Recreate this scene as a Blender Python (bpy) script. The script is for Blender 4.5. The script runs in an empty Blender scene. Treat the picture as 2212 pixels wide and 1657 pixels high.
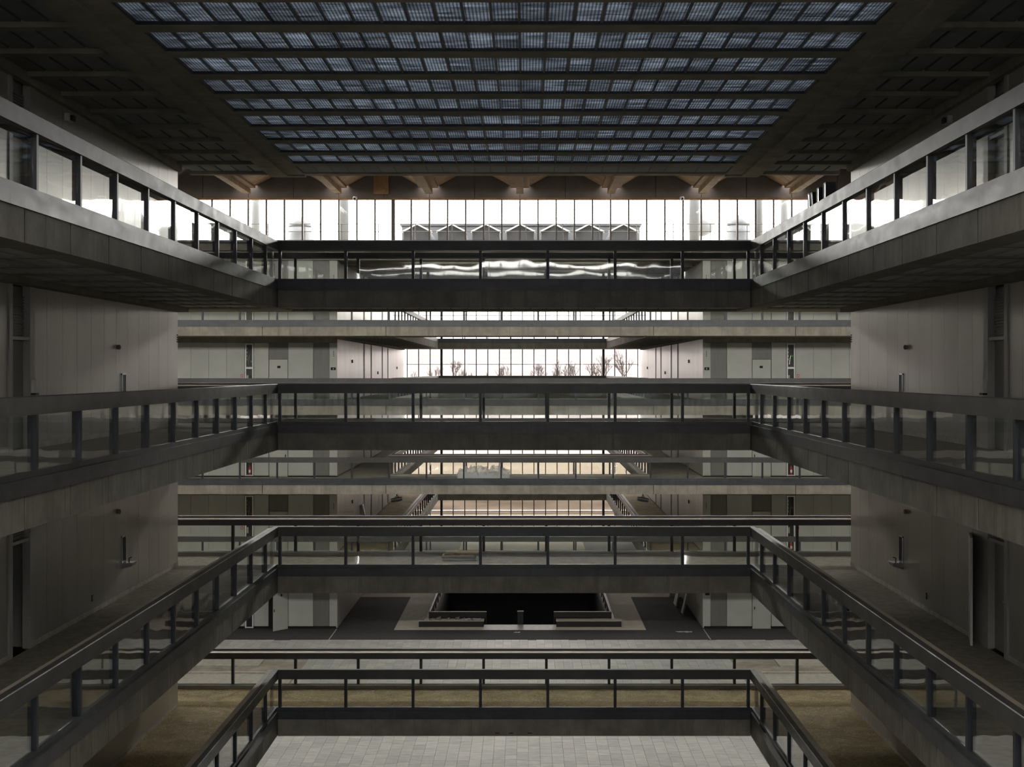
import bpy, math, random
from mathutils import Vector
R = random.Random(7)

# ------------------------------------------------------------------ camera, sky, exposure
F, CX, CY = 2909.0, 1138.0, 802.0            # focal length and principal point in pixels of 2212x1657
EYE = (0.345, 0.0, 13.13)
sc = bpy.context.scene
cam_d = bpy.data.cameras.new('camera'); cam = bpy.data.objects.new('camera', cam_d)
sc.collection.objects.link(cam)
cam.location = EYE; cam.rotation_euler = (math.pi/2, 0, 0)
cam_d.sensor_fit = 'HORIZONTAL'; cam_d.sensor_width = 36.0
cam_d.lens = 36.0*F/2212.0
cam_d.shift_x = -(CX-1106.0)/2212.0
cam_d.shift_y = -(828.5-CY)/2212.0
cam_d.clip_end = 2000
sc.camera = cam
w = bpy.data.worlds.new('sky'); sc.world = w; w.use_nodes = True
bg = w.node_tree.nodes['Background']
bg.inputs['Color'].default_value = (1.0, 0.975, 0.935, 1)
bg.inputs['Strength'].default_value = 17.0
def portal(name, loc, rot, sx, sy):
    d = bpy.data.lights.new(name, 'AREA'); d.shape = 'RECTANGLE'; d.size = sx; d.size_y = sy
    d.cycles.is_portal = True
    o = bpy.data.objects.new(name, d); sc.collection.objects.link(o); o.location = loc; o.rotation_euler = rot
portal('daylight_portal_far', (0, 68.15, 20.75), (-math.pi/2, 0, 0), 60, 2.1)
portal('daylight_portal_near', (0, 39.0, 20.75), (math.pi/2, 0, 0), 60, 2.1)
portal('daylight_portal_roof', (0, 53.5, 23.9), (0, 0, 0), 58, 28)
vs = sc.view_settings
sc.display_settings.display_device = 'sRGB'
vs.view_transform = 'Standard'; vs.look = 'None'; vs.exposure = 0.2; vs.gamma = 1.0; vs.use_curve_mapping = False
sc.cycles.transparent_max_bounces = 40
sc.cycles.max_bounces = 10
sc.cycles.diffuse_bounces = 6
sc.cycles.sample_clamp_indirect = 6.0

# ------------------------------------------------------------------ levels and plan (metres)
FL = {1: 0.0, 2: 3.873, 3: 7.75, 4: 11.627, 5: 15.504}
BAY = 1.8288
XO, XW = 6.40, 9.31            # half width of the court opening, of the court walls
YN, YE, YB = 36.5, 37.25, 39.4   # near court: footbridge front, wall end, footbridge back
ZF, ZB, ZC = 65.9, 68.6, 68.8   # far side: front rail, block face, back rail
YG, YW = 103.2, 106.8          # far court: end bridge, glass wall
XE = 30.0                      # ends of the crossing
CE = 18.77                     # ceiling underside
STOREY = {5: 'top storey', 4: 'second storey from top', 3: 'third storey from top', 2: 'lowest gallery storey', 1: 'ground storey'}

# ------------------------------------------------------------------ materials
MATS = {}
def nt(name):
    m = bpy.data.materials.new(name); m.use_nodes = True
    t = m.node_tree; b = t.nodes['Principled BSDF']; MATS[name] = m
    return m, t, b
def node(t, kind, **kw):
    n = t.nodes.new(kind)
    for k, v in kw.items():
        if k in n.inputs: n.inputs[k].default_value = v
        else: setattr(n, k, v)
    return n
def pos(t, sx=1, sy=1, sz=1):
    g = node(t, 'ShaderNodeNewGeometry'); m = node(t, 'ShaderNodeMapping')
    m.inputs['Scale'].default_value = (sx, sy, sz)
    t.links.new(g.outputs['Position'], m.inputs['Vector'])
    return m.outputs['Vector']
def c4(c): return (c[0], c[1], c[2], 1)
def mottled(name, a, b, scale=1.2, stretch=(1,1,1), rough=0.6, rvar=0.0, metal=0.0, bump=0.0, bscale=12, lo=.35, hi=.65, rnd=0.0, spec=0.5, streak=None):
    m, t, p = nt(name)
    v = pos(t, *stretch)
    n = node(t, 'ShaderNodeTexNoise', Scale=scale, Detail=7.0, Roughness=0.62)
    t.links.new(v, n.inputs['Vector'])
    r = node(t, 'ShaderNodeValToRGB')
    r.color_ramp.elements[0].position = lo; r.color_ramp.elements[0].color = c4(a)
    r.color_ramp.elements[1].position = hi; r.color_ramp.elements[1].color = c4(b)
    t.links.new(n.outputs['Fac'], r.inputs['Fac'])
    col = r.outputs['Color']
    if streak:                                     # vertical run-off stains, darker colour
        v2 = pos(t, 5, 5, .35)
        n2 = node(t, 'ShaderNodeTexNoise', Scale=1.0, Detail=5.0, Roughness=.7); t.links.new(v2, n2.inputs['Vector'])
        r2 = node(t, 'ShaderNodeValToRGB'); r2.color_ramp.elements[0].position = .5; r2.color_ramp.elements[1].position = .72
        t.links.new(n2.outputs['Fac'], r2.inputs['Fac'])
        mx = node(t, 'ShaderNodeMixRGB'); mx.inputs['Color2'].default_value = c4(streak)
        t.links.new(r2.outputs['Color'], mx.inputs['Fac']); t.links.new(col, mx.inputs['Color1']); col = mx.outputs['Color']
    if rnd:
        oi = node(t, 'ShaderNodeObjectInfo'); g = node(t, 'ShaderNodeNewGeometry')
        ad = node(t, 'ShaderNodeMath', operation='ADD'); fr = node(t, 'ShaderNodeMath', operation='FRACT')
        t.links.new(oi.outputs['Random'], ad.inputs[0]); t.links.new(g.outputs['Random Per Island'], ad.inputs[1]); t.links.new(ad.outputs[0], fr.inputs[0])
        mr = node(t, 'ShaderNodeMapRange'); mr.inputs['To Min'].default_value = 1-rnd; mr.inputs['To Max'].default_value = 1+rnd
        t.links.new(fr.outputs[0], mr.inputs['Value'])
        h = node(t, 'ShaderNodeHueSaturation'); t.links.new(mr.outputs['Result'], h.inputs['Value']); t.links.new(col, h.inputs['Color']); col = h.outputs['Color']
    t.links.new(col, p.inputs['Base Color'])
    p.inputs['Roughness'].default_value = rough; p.inputs['Metallic'].default_value = metal
    p.inputs['Specular IOR Level'].default_value = spec
    if rvar:
        mr = node(t, 'ShaderNodeMapRange'); mr.inputs['To Min'].default_value = rough-rvar; mr.inputs['To Max'].default_value = rough+rvar
        n3 = node(t, 'ShaderNodeTexNoise', Scale=scale*1.7, Detail=6.0); t.links.new(v, n3.inputs['Vector'])
        t.links.new(n3.outputs['Fac'], mr.inputs['Value']); t.links.new(mr.outputs['Result'], p.inputs['Roughness'])
    if bump:
        n4 = node(t, 'ShaderNodeTexNoise', Scale=bscale, Detail=6.0); t.links.new(v, n4.inputs['Vector'])
        bm = node(t, 'ShaderNodeBump', Strength=bump, Distance=0.02); t.links.new(n4.outputs['Fac'], bm.inputs['Height'])
        t.links.new(bm.outputs['Normal'], p.inputs['Normal'])
    return m
def plain(name, c, rough=.5, metal=0.0, spec=.5):
    m, t, p = nt(name); p.inputs['Base Color'].default_value = c4(c); p.inputs['Roughness'].default_value = rough
    p.inputs['Metallic'].default_value = metal; p.inputs['Specular IOR Level'].default_value = spec
    n = node(t, 'ShaderNodeTexNoise', Scale=30.0); t.links.new(pos(t), n.inputs['Vector'])
    h = node(t, 'ShaderNodeMixRGB', blend_type='MULTIPLY', Fac=.25); h.inputs['Color1'].default_value = c4(c)
    t.links.new(n.outputs['Fac'], h.inputs['Color2']); t.links.new(h.outputs['Color'], p.inputs['Base Color'])
    return m
def glass(name, tint, f0=.05, wave=0.0, rough=0.02, f1=1.0):
    m, t, p = nt(name); t.nodes.remove(p)
    out = [n for n in t.nodes if n.type == 'OUTPUT_MATERIAL'][0]
    tr = node(t, 'ShaderNodeBsdfTransparent'); tr.inputs['Color'].default_value = c4(tint)
    gl = node(t, 'ShaderNodeBsdfGlossy'); gl.inputs['Roughness'].default_value = rough; gl.inputs['Color'].default_value = (1, 1, 1, 1)
    lw = node(t, 'ShaderNodeLayerWeight'); lw.inputs['Blend'].default_value = .5
    pw = node(t, 'ShaderNodeMath', operation='POWER'); pw.inputs[1].default_value = 5.0
    mr = node(t, 'ShaderNodeMapRange'); mr.inputs['To Min'].default_value = f0; mr.inputs['To Max'].default_value = f1
    mx = node(t, 'ShaderNodeMixShader')
    t.links.new(lw.outputs['Facing'], pw.inputs[0]); t.links.new(pw.outputs[0], mr.inputs['Value'])
    t.links.new(mr.outputs['Result'], mx.inputs['Fac']); t.links.new(tr.outputs[0], mx.inputs[1]); t.links.new(gl.outputs[0], mx.inputs[2])
    t.links.new(mx.outputs[0], out.inputs['Surface'])
    if wave:
        n = node(t, 'ShaderNodeTexNoise', Scale=1.1, Detail=1.0); t.links.new(pos(t), n.inputs['Vector'])
        b = node(t, 'ShaderNodeBump', Strength=1.0, Distance=wave); t.links.new(n.outputs['Fac'], b.inputs['Height'])
        t.links.new(b.outputs['Normal'], gl.inputs['Normal'])
    return m

concrete = mottled('concrete', (.17,.155,.125), (.27,.25,.205), 1.6, rough=.8, bump=.25, bscale=9, streak=(.155,.14,.11))
concrete_dark = mottled('ceiling_concrete', (.2,.185,.145), (.3,.275,.215), 2.0, rough=.85, bump=.2)
steel = mottled('dark_painted_steel', (.024,.027,.032), (.05,.053,.058), 1.3, (1,1,2.2), rough=.42, rvar=.1, spec=.6, streak=(.02,.022,.026))
cap_steel = mottled('rail_cap_steel', (.034,.033,.032), (.06,.057,.053), 1.3, (1,1,2.0), rough=.42, rvar=.13, spec=.6, streak=(.04,.038,.036))
ledge = mottled('lit_rail_ledge', (.33,.28,.21), (.45,.39,.3), 2.0, rough=.35, spec=.6)  # tan colour carries the daylight reflected off the ledge
kerb_mat = mottled('pale_kerb', (.26,.245,.21), (.34,.32,.28), 2.0, rough=.6)
post_steel = plain('post_steel', (.02,.024,.032), .4)
wall_mat = mottled('pale_wall_panel', (.41,.388,.35), (.495,.468,.425), .5, (1,1,.3), rough=.32, rvar=.06, rnd=.03, spec=.6, metal=.25)
far_wall = mottled('far_wall_panel', (.36,.365,.33), (.43,.435,.40), .6, rough=.5, rnd=.02)
grey_panel = mottled('grey_wall_panel', (.14,.137,.122), (.17,.165,.15), 2, (3,3,.3), rough=.5)
wall_core = plain('wall_joint', (.4,.39,.36), .6)
kerb_pale = mottled('flaking_baseboard', (.42,.39,.33), (.6,.57,.5), 5, rough=.8)
jamb = plain('door_frame_paint', (.5,.49,.46), .45)
door_mat = plain('door_paint', (.33,.325,.3), .5)
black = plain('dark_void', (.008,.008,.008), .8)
blackmetal = plain('black_metal', (.015,.015,.016), .45)
chrome = plain('stainless', (.6,.6,.6), .25, 1.0)
white = plain('white_paint', (.75,.75,.73), .4)
red = plain('red_paint', (.45,.04,.06), .4)
green = plain('green_plastic', (.06,.4,.07), .5)
blue = plain('blue_plastic', (.1,.25,.5), .5)
linen = mottled('canvas_hose', (.4,.37,.3), (.5,.47,.4), 8, rough=.8)
coffer = mottled('coffer_panel', (.16,.175,.175), (.21,.225,.225), 2.5, rough=.6, rnd=.12)
floor2 = None
soffit_panel = mottled('soffit_panel', (.36,.37,.36), (.46,.47,.46), 2.5, rough=.6, rnd=.1)
carpet3 = mottled('grey_carpet', (.24,.215,.17), (.36,.325,.26), 6, rough=.95, bump=.4, bscale=60)
carpet4 = mottled('brown_grey_carpet', (.16,.14,.1), (.22,.193,.14), 3, rough=.95, bump=.3, bscale=50)
carpet_dark = mottled('charcoal_carpet', (.022,.022,.022), (.038,.037,.035), 5, rough=.95, bump=.4, bscale=60)
beige = mottled('beige_carpet', (.45,.4,.33), (.56,.5,.42), 3, rough=.9)
screed = mottled('bare_screed', (.17,.15,.12), (.32,.29,.24), 1.1, rough=.9, bump=.5, bscale=5)
brown = mottled('rust_brown_concrete', (.13,.068,.027), (.235,.13,.055), 1.5, rough=.75, bump=.2)
brown_dark = mottled('brown_fascia', (.075,.058,.05), (.10,.08,.07), 1.2, rough=.7)
galv = mottled('galvanised_metal', (.03,.032,.037), (.044,.047,.053), 1.5, (1,1,.3), rough=.5)
galv_pale = mottled('pale_roof_metal', (.075,.08,.088), (.095,.1,.108), 1.0, (2,2,.3), rough=.5)
lawn = mottled('winter_lawn', (.045,.037,.028), (.085,.07,.055), .12, rough=1.0, spec=0)
woods = mottled('hazy_winter_woods', (.18,.165,.165), (.26,.243,.243), .15, rough=1.0, spec=0)  # bare-branch grey, paled so the colour carries the distance haze
field = mottled('winter_field', (.14,.118,.092), (.2,.172,.14), .05, rough=1.0, spec=0)
bark = plain('grey_bark', (.085,.075,.072), .9)
road = plain('pale_road', (.24,.225,.2), .9)
stone = mottled('stone_threshold', (.3,.28,.24), (.42,.4,.35), 4, rough=.5)
tan = mottled('tan_canvas', (.3,.25,.17), (.38,.32,.22), 4, rough=.9, bump=.4, bscale=14)
paper = plain('off_white_paper', (.62,.6,.56), .8)
rubble = plain('rubble', (.2,.185,.16), .9)
rail_glass = glass('railing_glass', (.955,.965,.955), .03, .0035)
roof_glass = glass('roof_light_glass', (.9,.9,.9), .04)
clear_glass = glass('clerestory_glass', (.95,.955,.95), .03)
tint_glass = glass('tinted_curtain_glass', (.575,.56,.556), .05)          # two faces: about an eighth of the daylight comes through
rear_glass = glass('rear_tinted_glass', (.165,.17,.18), .05)

# tan floor of the lowest gallery: adhesive left in swirls
m_, t_, p_ = nt('scraped_tan_floor'); floor2 = m_
v_ = pos(t_)
n1 = node(t_, 'ShaderNodeTexNoise', Scale=1.2, Detail=6.0, Distortion=1.2); t_.links.new(v_, n1.inputs['Vector'])
r1 = node(t_, 'ShaderNodeValToRGB'); r1.color_ramp.elements[0].color = (.28,.21,.1,1); r1.color_ramp.elements[1].color = (.45,.35,.18,1)
r1.color_ramp.elements[0].position = .35; r1.color_ramp.elements[1].position = .65
t_.links.new(n1.outputs['Fac'], r1.inputs['Fac'])
n2 = node(t_, 'ShaderNodeTexNoise', Scale=3.2, Detail=2.0, Distortion=4.0); t_.links.new(pos(t_, 1, 1.5, 1), n2.inputs['Vector'])
r2 = node(t_, 'ShaderNodeValToRGB'); e = r2.color_ramp.elements
e[0].position = .47; e[0].color = (0,0,0,1); e[1].position = .50; e[1].color = (1,1,1,1)
e2 = e.new(.53); e2.color = (0,0,0,1)
t_.links.new(n2.outputs['Fac'], r2.inputs['Fac'])
mx_ = node(t_, 'ShaderNodeMixRGB'); mx_.inputs['Color2'].default_value = (.85,.74,.52,1)
mm_ = node(t_, 'ShaderNodeMath', operation='MULTIPLY'); mm_.inputs[1].default_value = .9
t_.links.new(r2.outputs['Color'], mm_.inputs[0]); t_.links.new(mm_.outputs[0], mx_.inputs['Fac'])
t_.links.new(r1.outputs['Color'], mx_.inputs['Color1']); t_.links.new(mx_.outputs['Color'], p_.inputs['Base Color']); p_.inputs['Roughness'].default_value = .8; p_.inputs['Specular IOR Level'].default_value = .2

# slate tiles
tile_mat = mottled('slate_tile', (.30,.305,.285), (.42,.415,.385), 2.2, (1,3.2,1), rough=.5, rvar=.1, rnd=.13, bump=.15, bscale=8)
grout = plain('grout', (.2,.195,.18), .9)

# ribbed skylight panes: dark translucent sheet lit by the sky above
m_, t_, p_ = nt('ribbed_skylight_sheet'); sky_pane = m_
t_.nodes.remove(p_)
out_ = [n for n in t_.nodes if n.type == 'OUTPUT_MATERIAL'][0]
tl = node(t_, 'ShaderNodeBsdfTranslucent'); gl_ = node(t_, 'ShaderNodeBsdfGlossy'); gl_.inputs['Roughness'].default_value = .35
gl_.inputs['Color'].default_value = (.9,.9,.9,1)
mxs = node(t_, 'ShaderNodeMixShader'); mxs.inputs['Fac'].default_value = .04
g_ = node(t_, 'ShaderNodeNewGeometry'); sp = node(t_, 'ShaderNodeSeparateXYZ'); t_.links.new(g_.outputs['Position'], sp.inputs[0])
def sine(sock, freq, power):
    a = node(t_, 'ShaderNodeMath', operation='MULTIPLY'); a.inputs[1].default_value = freq; t_.links.new(sock, a.inputs[0])
    s = node(t_, 'ShaderNodeMath', operation='SINE'); t_.links.new(a.outputs[0], s.inputs[0])
    ab = node(t_, 'ShaderNodeMath', operation='ABSOLUTE'); t_.links.new(s.outputs[0], ab.inputs[0])
    pw = node(t_, 'ShaderNodeMath', operation='POWER'); pw.inputs[1].default_value = power; t_.links.new(ab.outputs[0], pw.inputs[0]); return pw.outputs[0]
sx_ = sine(sp.outputs['X'], math.pi/.0571, 1.2); sy_ = sine(sp.outputs['Y'], math.pi/.06, .7)
mu = node(t_, 'ShaderNodeMath', operation='MULTIPLY'); t_.links.new(sx_, mu.inputs[0]); t_.links.new(sy_, mu.inputs[1])
oi_ = node(t_, 'ShaderNodeObjectInfo'); nn = node(t_, 'ShaderNodeTexNoise', Scale=3.0, Detail=4.0); t_.links.new(pos(t_, .6, 2.5, 1), nn.inputs['Vector'])
mr1 = node(t_, 'ShaderNodeMapRange'); mr1.inputs['To Min'].default_value = .85; mr1.inputs['To Max'].default_value = 1.12; t_.links.new(oi_.outputs['Random'], mr1.inputs['Value'])
mr2 = node(t_, 'ShaderNodeMapRange'); mr2.inputs['From Min'].default_value = .3; mr2.inputs['From Max'].default_value = .7; mr2.inputs['To Min'].default_value = .5; mr2.inputs['To Max'].default_value = 1.4; t_.links.new(nn.outputs['Fac'], mr2.inputs['Value'])
ad_ = node(t_, 'ShaderNodeMath', operation='MULTIPLY_ADD'); ad_.inputs[1].default_value = .9; ad_.inputs[2].default_value = .35; t_.links.new(mu.outputs[0], ad_.inputs[0])
m1_ = node(t_, 'ShaderNodeMath', operation='MULTIPLY'); t_.links.new(ad_.outputs[0], m1_.inputs[0]); t_.links.new(mr1.outputs['Result'], m1_.inputs[1])
m2_ = node(t_, 'ShaderNodeMath', operation='MULTIPLY'); t_.links.new(m1_.outputs[0], m2_.inputs[0]); t_.links.new(mr2.outputs['Result'], m2_.inputs[1])
cm = node(t_, 'ShaderNodeMixRGB', blend_type='MULTIPLY', Fac=1.0); cm.inputs['Color1'].default_value = (.095,.105,.119,1); t_.links.new(m2_.outputs[0], cm.inputs['Color2'])
t_.links.new(cm.outputs['Color'], tl.inputs['Color'])
t_.links.new(tl.outputs[0], mxs.inputs[1]); t_.links.new(gl_.outputs[0], mxs.inputs[2]); t_.links.new(mxs.outputs[0], out_.inputs['Surface'])

m_, t_, p_ = nt('milky_skylight_sheet'); milk = m_
t_.nodes.remove(p_); tl2 = node(t_, 'ShaderNodeBsdfTranslucent')
nz = node(t_, 'ShaderNodeTexNoise', Scale=1.5, Detail=4.0); t_.links.new(pos(t_), nz.inputs['Vector'])
rz = node(t_, 'ShaderNodeValToRGB'); rz.color_ramp.elements[0].color = (.125,.135,.135,1); rz.color_ramp.elements[1].color = (.2,.215,.215,1)
t_.links.new(nz.outputs['Fac'], rz.inputs['Fac']); t_.links.new(rz.outputs['Color'], tl2.inputs['Color'])
t_.links.new(tl2.outputs[0], [n for n in t_.nodes if n.type == 'OUTPUT_MATERIAL'][0].inputs['Surface'])

# ------------------------------------------------------------------ object helpers
COL = sc.collection
WL = {}          # world location of each object's origin
def _link(o, wloc, parent):
    COL.objects.link(o)
    wloc = Vector(wloc); WL[o] = wloc
    if parent is not None:
        o.parent = parent; o.location = wloc - WL[parent]
    else: o.location = wloc
    return o
def tag(o, label, cat=None, group=None, kind=None):
    o['label'] = label
    if cat: o['category'] = cat
    if group: o['group'] = group
    if kind: o['kind'] = kind
    return o
def root(name, label, cat, loc=(0,0,0), group=None, kind=None):
    o = bpy.data.objects.new(name, None); o.empty_display_size = .2
    _link(o, loc, None); return tag(o, label, cat, group, kind)
BOXF = [(0,3,2,1),(4,5,6,7),(0,1,5,4),(1,2,6,5),(2,3,7,6),(3,0,4,7)]
def boxv(lo, hi):
    x0,y0,z0 = lo; x1,y1,z1 = hi
    return [(x0,y0,z0),(x1,y0,z0),(x1,y1,z0),(x0,y1,z0),(x0,y0,z1),(x1,y0,z1),(x1,y1,z1),(x0,y1,z1)]
CACHE = {}
def B(parent, name, lo, hi, mat):
    lo = [min(a,b) for a,b in zip(lo,hi)] if True else lo; 
    return _B(parent, name, lo, hi, mat)
def _B(parent, name, lo, hi, mat):
    c = [(a+b)/2 for a,b in zip(lo,hi)]; d = tuple(round(abs(b-a),4) for a,b in zip(lo,hi))
    key = (d, mat.name)
    me = CACHE.get(key)
    if me is None:
        h = [q/2 for q in d]
        me = bpy.data.meshes.new(name); me.from_pydata(boxv([-q for q in h], h), [], BOXF); me.materials.append(mat); CACHE[key] = me
    return _link(bpy.data.objects.new(name, me), c, parent)
def bx(parent, name, x0, x1, y0, y1, z0, z1, mat):
    return _B(parent, name, (min(x0,x1),min(y0,y1),min(z0,z1)), (max(x0,x1),max(y0,y1),max(z0,z1)), mat)
def mesh(parent, name, verts, faces, mat, smooth=False, origin=None):
    o0 = Vector(origin) if origin is not None else (WL[parent] if parent is not None else Vector(verts[0]))
    me = bpy.data.meshes.new(name)
    me.from_pydata([tuple(Vector(v)-o0) for v in verts], [], faces)
    for m in (mat if isinstance(mat, (list, tuple)) else [mat]): me.materials.append(m)
    if smooth: me.polygons.foreach_set('use_smooth', [True]*len(me.polygons))
    me.update()
    return _link(bpy.data.objects.new(name, me), o0, parent)
def boxes(parent, name, bl, mat, origin=None):
    V, Fc = [], []
    for x0,x1,y0,y1,z0,z1 in bl:
        n = len(V); V += boxv((min(x0,x1),min(y0,y1),min(z0,z1)), (max(x0,x1),max(y0,y1),max(z0,z1))); Fc += [tuple(i+n for i in f) for f in BOXF]
    return mesh(parent, name, V, Fc, mat, origin=origin)
def lathe(prof, c, axis='z', n=20):
    V, Fc = [], []
    for r, h in prof:
        for i in range(n):
            a = 2*math.pi*i/n; p = (r*math.cos(a), r*math.sin(a), h)
            if axis == 'x': p = (p[2], p[0], p[1])
            if axis == 'y': p = (p[0], p[2], p[1])
            V.append((c[0]+p[0], c[1]+p[1], c[2]+p[2]))
    m = len(prof)
    for j in range(m-1):
        for i in range(n):
            k = (i+1) % n; Fc.append((j*n+i, j*n+k, (j+1)*n+k, (j+1)*n+i))
    Fc.append(tuple(range(n-1,-1,-1))); Fc.append(tuple((m-1)*n+i for i in range(n)))
    return V, Fc
def tube(p, q, r, n=8, r2=None):
    p, q = Vector(p), Vector(q); d = (q-p).normalized()
    u = d.orthogonal().normalized(); v = d.cross(u); r2 = r if r2 is None else r2
    V = [p + r*(math.cos(2*math.pi*i/n)*u + math.sin(2*math.pi*i/n)*v) for i in range(n)] + [q + r2*(math.cos(2*math.pi*i/n)*u + math.sin(2*math.pi*i/n)*v) for i in range(n)]
    Fc = [(i,(i+1)%n,n+(i+1)%n,n+i) for i in range(n)] + [tuple(range(n-1,-1,-1)), tuple(range(n,2*n))]
    return [tuple(x) for x in V], Fc
def merge(parts):
    V, Fc = [], []
    for v, f in parts:
        n = len(V); V += list(v); Fc += [tuple(i+n for i in q) for q in f]
    return V, Fc

# ------------------------------------------------------------------ glass railings
CAP = [(0,.905),(0,1.148),(.012,1.16),(.128,1.16),(.14,1.15),(.14,1.095),(.33,1.07),(.34,1.06),(.34,.905)]
def railing(label, group, axis, a0, a1, plane, inw, z, posts, m0=0, m1=0, corner=(), near=True):
    """run along 'x' or 'y' at the given plane; inw = sign from the outer face towards the floor; m0/m1 mitre the ends"""
    mid = (a0+a1)/2
    P = (lambda a,t,h: (plane+inw*t, a, z+h)) if axis == 'y' else (lambda a,t,h: (a, plane+inw*t, z+h))
    rt = root('glass_railing', label, 'railing', P(mid, .1, 0), group)
    n = len(CAP)
    V = [P(a0-m0*t, t, h) for t,h in CAP] + [P(a1+m1*t, t, h) for t,h in CAP]
    Fc = [(i,(i+1)%n,n+(i+1)%n,n+i) for i in range(n)] + [tuple(range(n-1,-1,-1)), tuple(range(n,2*n))]
    mesh(rt, 'rail_cap', V, Fc, cap_steel)
    def seg(name, t0, t1, h0, h1, mat):
        q = [(t0,h0),(t0,h1),(t1,h1),(t1,h0)]
        V = [P(a0-m0*t, t, h) for t,h in q] + [P(a1+m1*t, t, h) for t,h in q]
        mesh(rt, name, V, [(i,(i+1)%4,4+(i+1)%4,4+i) for i in range(4)] + [(3,2,1,0),(4,5,6,7)], mat)
    q = [(.142,1.094),(.142,1.112),(.325,1.086),(.325,1.07)]
    V = [P(a0-m0*t, t, h) for t,h in q] + [P(a1+m1*t, t, h) for t,h in q]
    mesh(rt, 'lit_ledge', V, [(i,(i+1)%4,4+(i+1)%4,4+i) for i in range(4)] + [(3,2,1,0),(4,5,6,7)], ledge)  # strip on the cap ledge, reflected light put into its colour
    seg('base_plate', 0, .14, -.18, .045, steel)
    seg('sill_bar', .04, .11, .045, .135, steel)
    seg('kerb', .14, .2, -.01, .12, kerb_mat)
    def ab(name, s0, s1, t0, t1, h0, h1, mat):
        p, q = P(s0,t0,h0), P(s1,t1,h1)
        return bx(rt, name, p[0], q[0], p[1], q[1], p[2], q[2], mat)
    ps = sorted(set(posts) | set(corner))
    for s in ps: ab('post', s-.038, s+.038, .03, .16, .135, .905, post_steel)
    ed = [a0] + [s for s in ps if a0+.1 < s < a1-.1] + [a1]
    for s0, s1 in zip(ed, ed[1:]):
        e0 = .038 if s0 in ps else .04; e1 = .038 if s1 in ps else .04
        ab('glass_pane', s0+e0, s1-e1, .07, .082, .137, .903, rail_glass)
    return rt
def odd(lo, hi): return [k*.9144 for k in range(-65, 66, 2) if lo+.3 < k*.9144 < hi-.3]
near_posts = [35.11-BAY*k for k in range(0, 14)]            # reaches back past the edge of the picture
Y0 = near_posts[-1]-BAY/2
for L in (5,4,3,2):
    z = FL[L]; S = STOREY[L]
    railing('glass railing with dark steel cap along the left near gallery, '+S, 'near court railings', 'y', Y0, YN, -XO, -1, z, near_posts, 0, 1)
    railing('glass railing with dark steel cap along the right near gallery, '+S, 'near court railings', 'y', Y0, YN, XO, 1, z, near_posts, 0, 1)
    railing('seven-bay glass railing on the near edge of the footbridge, '+S, 'footbridge railings', 'x', -XO, XO, YN, 1, z, odd(-XO,XO), 1, 1, corner=(-XO+.04, XO-.04))
    railing('long glass railing on the far edge of the footbridge, '+S, 'footbridge railings', 'x', -22.0, 22.0, YB, -1, z, odd(-22,22))
    railing('long glass railing across the far side of the open crossing, '+S, 'far side railings', 'x', -22.0, 22.0, ZF, 1, z, odd(-22,22))
    railing('glass railing behind the far walkway facing the end windows, '+S, 'far court railings', 'x', -XO, XO, ZC, -1, z, odd(-XO,XO), 1, 1)
    fp = [ZC+1.0+BAY*k for k in range(19) if ZC+1.0+BAY*k < YG-.5]
    railing('glass railing receding along the left far gallery, '+S, 'far court railings', 'y', ZC, YG, -XO, -1, z, fp, 1, 1)
    railing('glass railing receding along the right far gallery, '+S, 'far court railings', 'y', ZC, YG, XO, 1, z, fp, 1, 1)
    if L > 2:
        railing('short glass railing in front of the far end windows, '+S, 'far court railings', 'x', -XO, XO, YG, 1, z, odd(-XO,XO), 1, 1)

# ------------------------------------------------------------------ gallery and bridge floors
SL = .64
cover = {5: carpet4, 4: carpet4, 3: carpet3, 2: floor2}
def soffit(rt, x0, x1, y0, y1, zb, cells=5):
    """coffers: ribs every bay along y, sunk panels between"""
    s = 1 if x1 > 0 else -1
    y = y1
    while y-BAY > y0-.01:
        bx(rt, 'soffit_rib', x0, x1, y-.2, y, zb, zb+.14, concrete_dark)
        wdt = (x1-x0)/cells
        for i in range(cells):
            bx(rt, 'coffer_panel', x0+i*wdt+.045, x0+(i+1)*wdt-.045, y-BAY+.07, y-.28, zb+.02, zb+.07, soffit_panel)
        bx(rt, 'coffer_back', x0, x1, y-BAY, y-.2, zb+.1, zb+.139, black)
        y -= BAY
def gallery(nm, label, L, side, y0, y1, joints, soff):
    z = FL[L]; s = side
    rt = root(nm, label, 'floor', (s*(XO+XW)/2, (y0+y1)/2, z), kind='structure')
    top_z = z-SL+.14 if soff else z-SL
    bx(rt, 'slab', s*(XO+.14), s*XW, y0, y1, top_z, z-.02, concrete_dark)
    if soff:
        bx(rt, 'edge_beam', s*(XO+.14), s*(XO+.55), y0, y1, z-SL, top_z, concrete)
        bx(rt, 'wall_beam', s*(XW-.3), s*XW, y0, y1, z-SL-.1, top_z, concrete_dark)
        a, b = sorted((s*(XO+.55), s*(XW-.3)))
        soffit(rt, a, b, y0, y1, z-SL)
    bx(rt, 'floor_covering', s*(XO+.2), s*XW, y0, y1, z-.02, z, cover[L])
    js = [y0] + [j for j in joints if y0+.2 < j < y1-.2] + [y1]
    for j0, j1 in zip(js, js[1:]):
        bx(rt, 'fascia_panel', s*(XO+.03), s*(XO+.14), j0+.02, j1-.02, z-SL, z-.18, concrete)
    bx(rt, 'fascia_core', s*(XO+.038), s*(XO+.13), y0, y1, z-SL+.01, z-.03, black)
    return rt
jn = sorted(p-.48 for p in near_posts); jf = [ZC+.52+BAY*k for k in range(20)]
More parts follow.
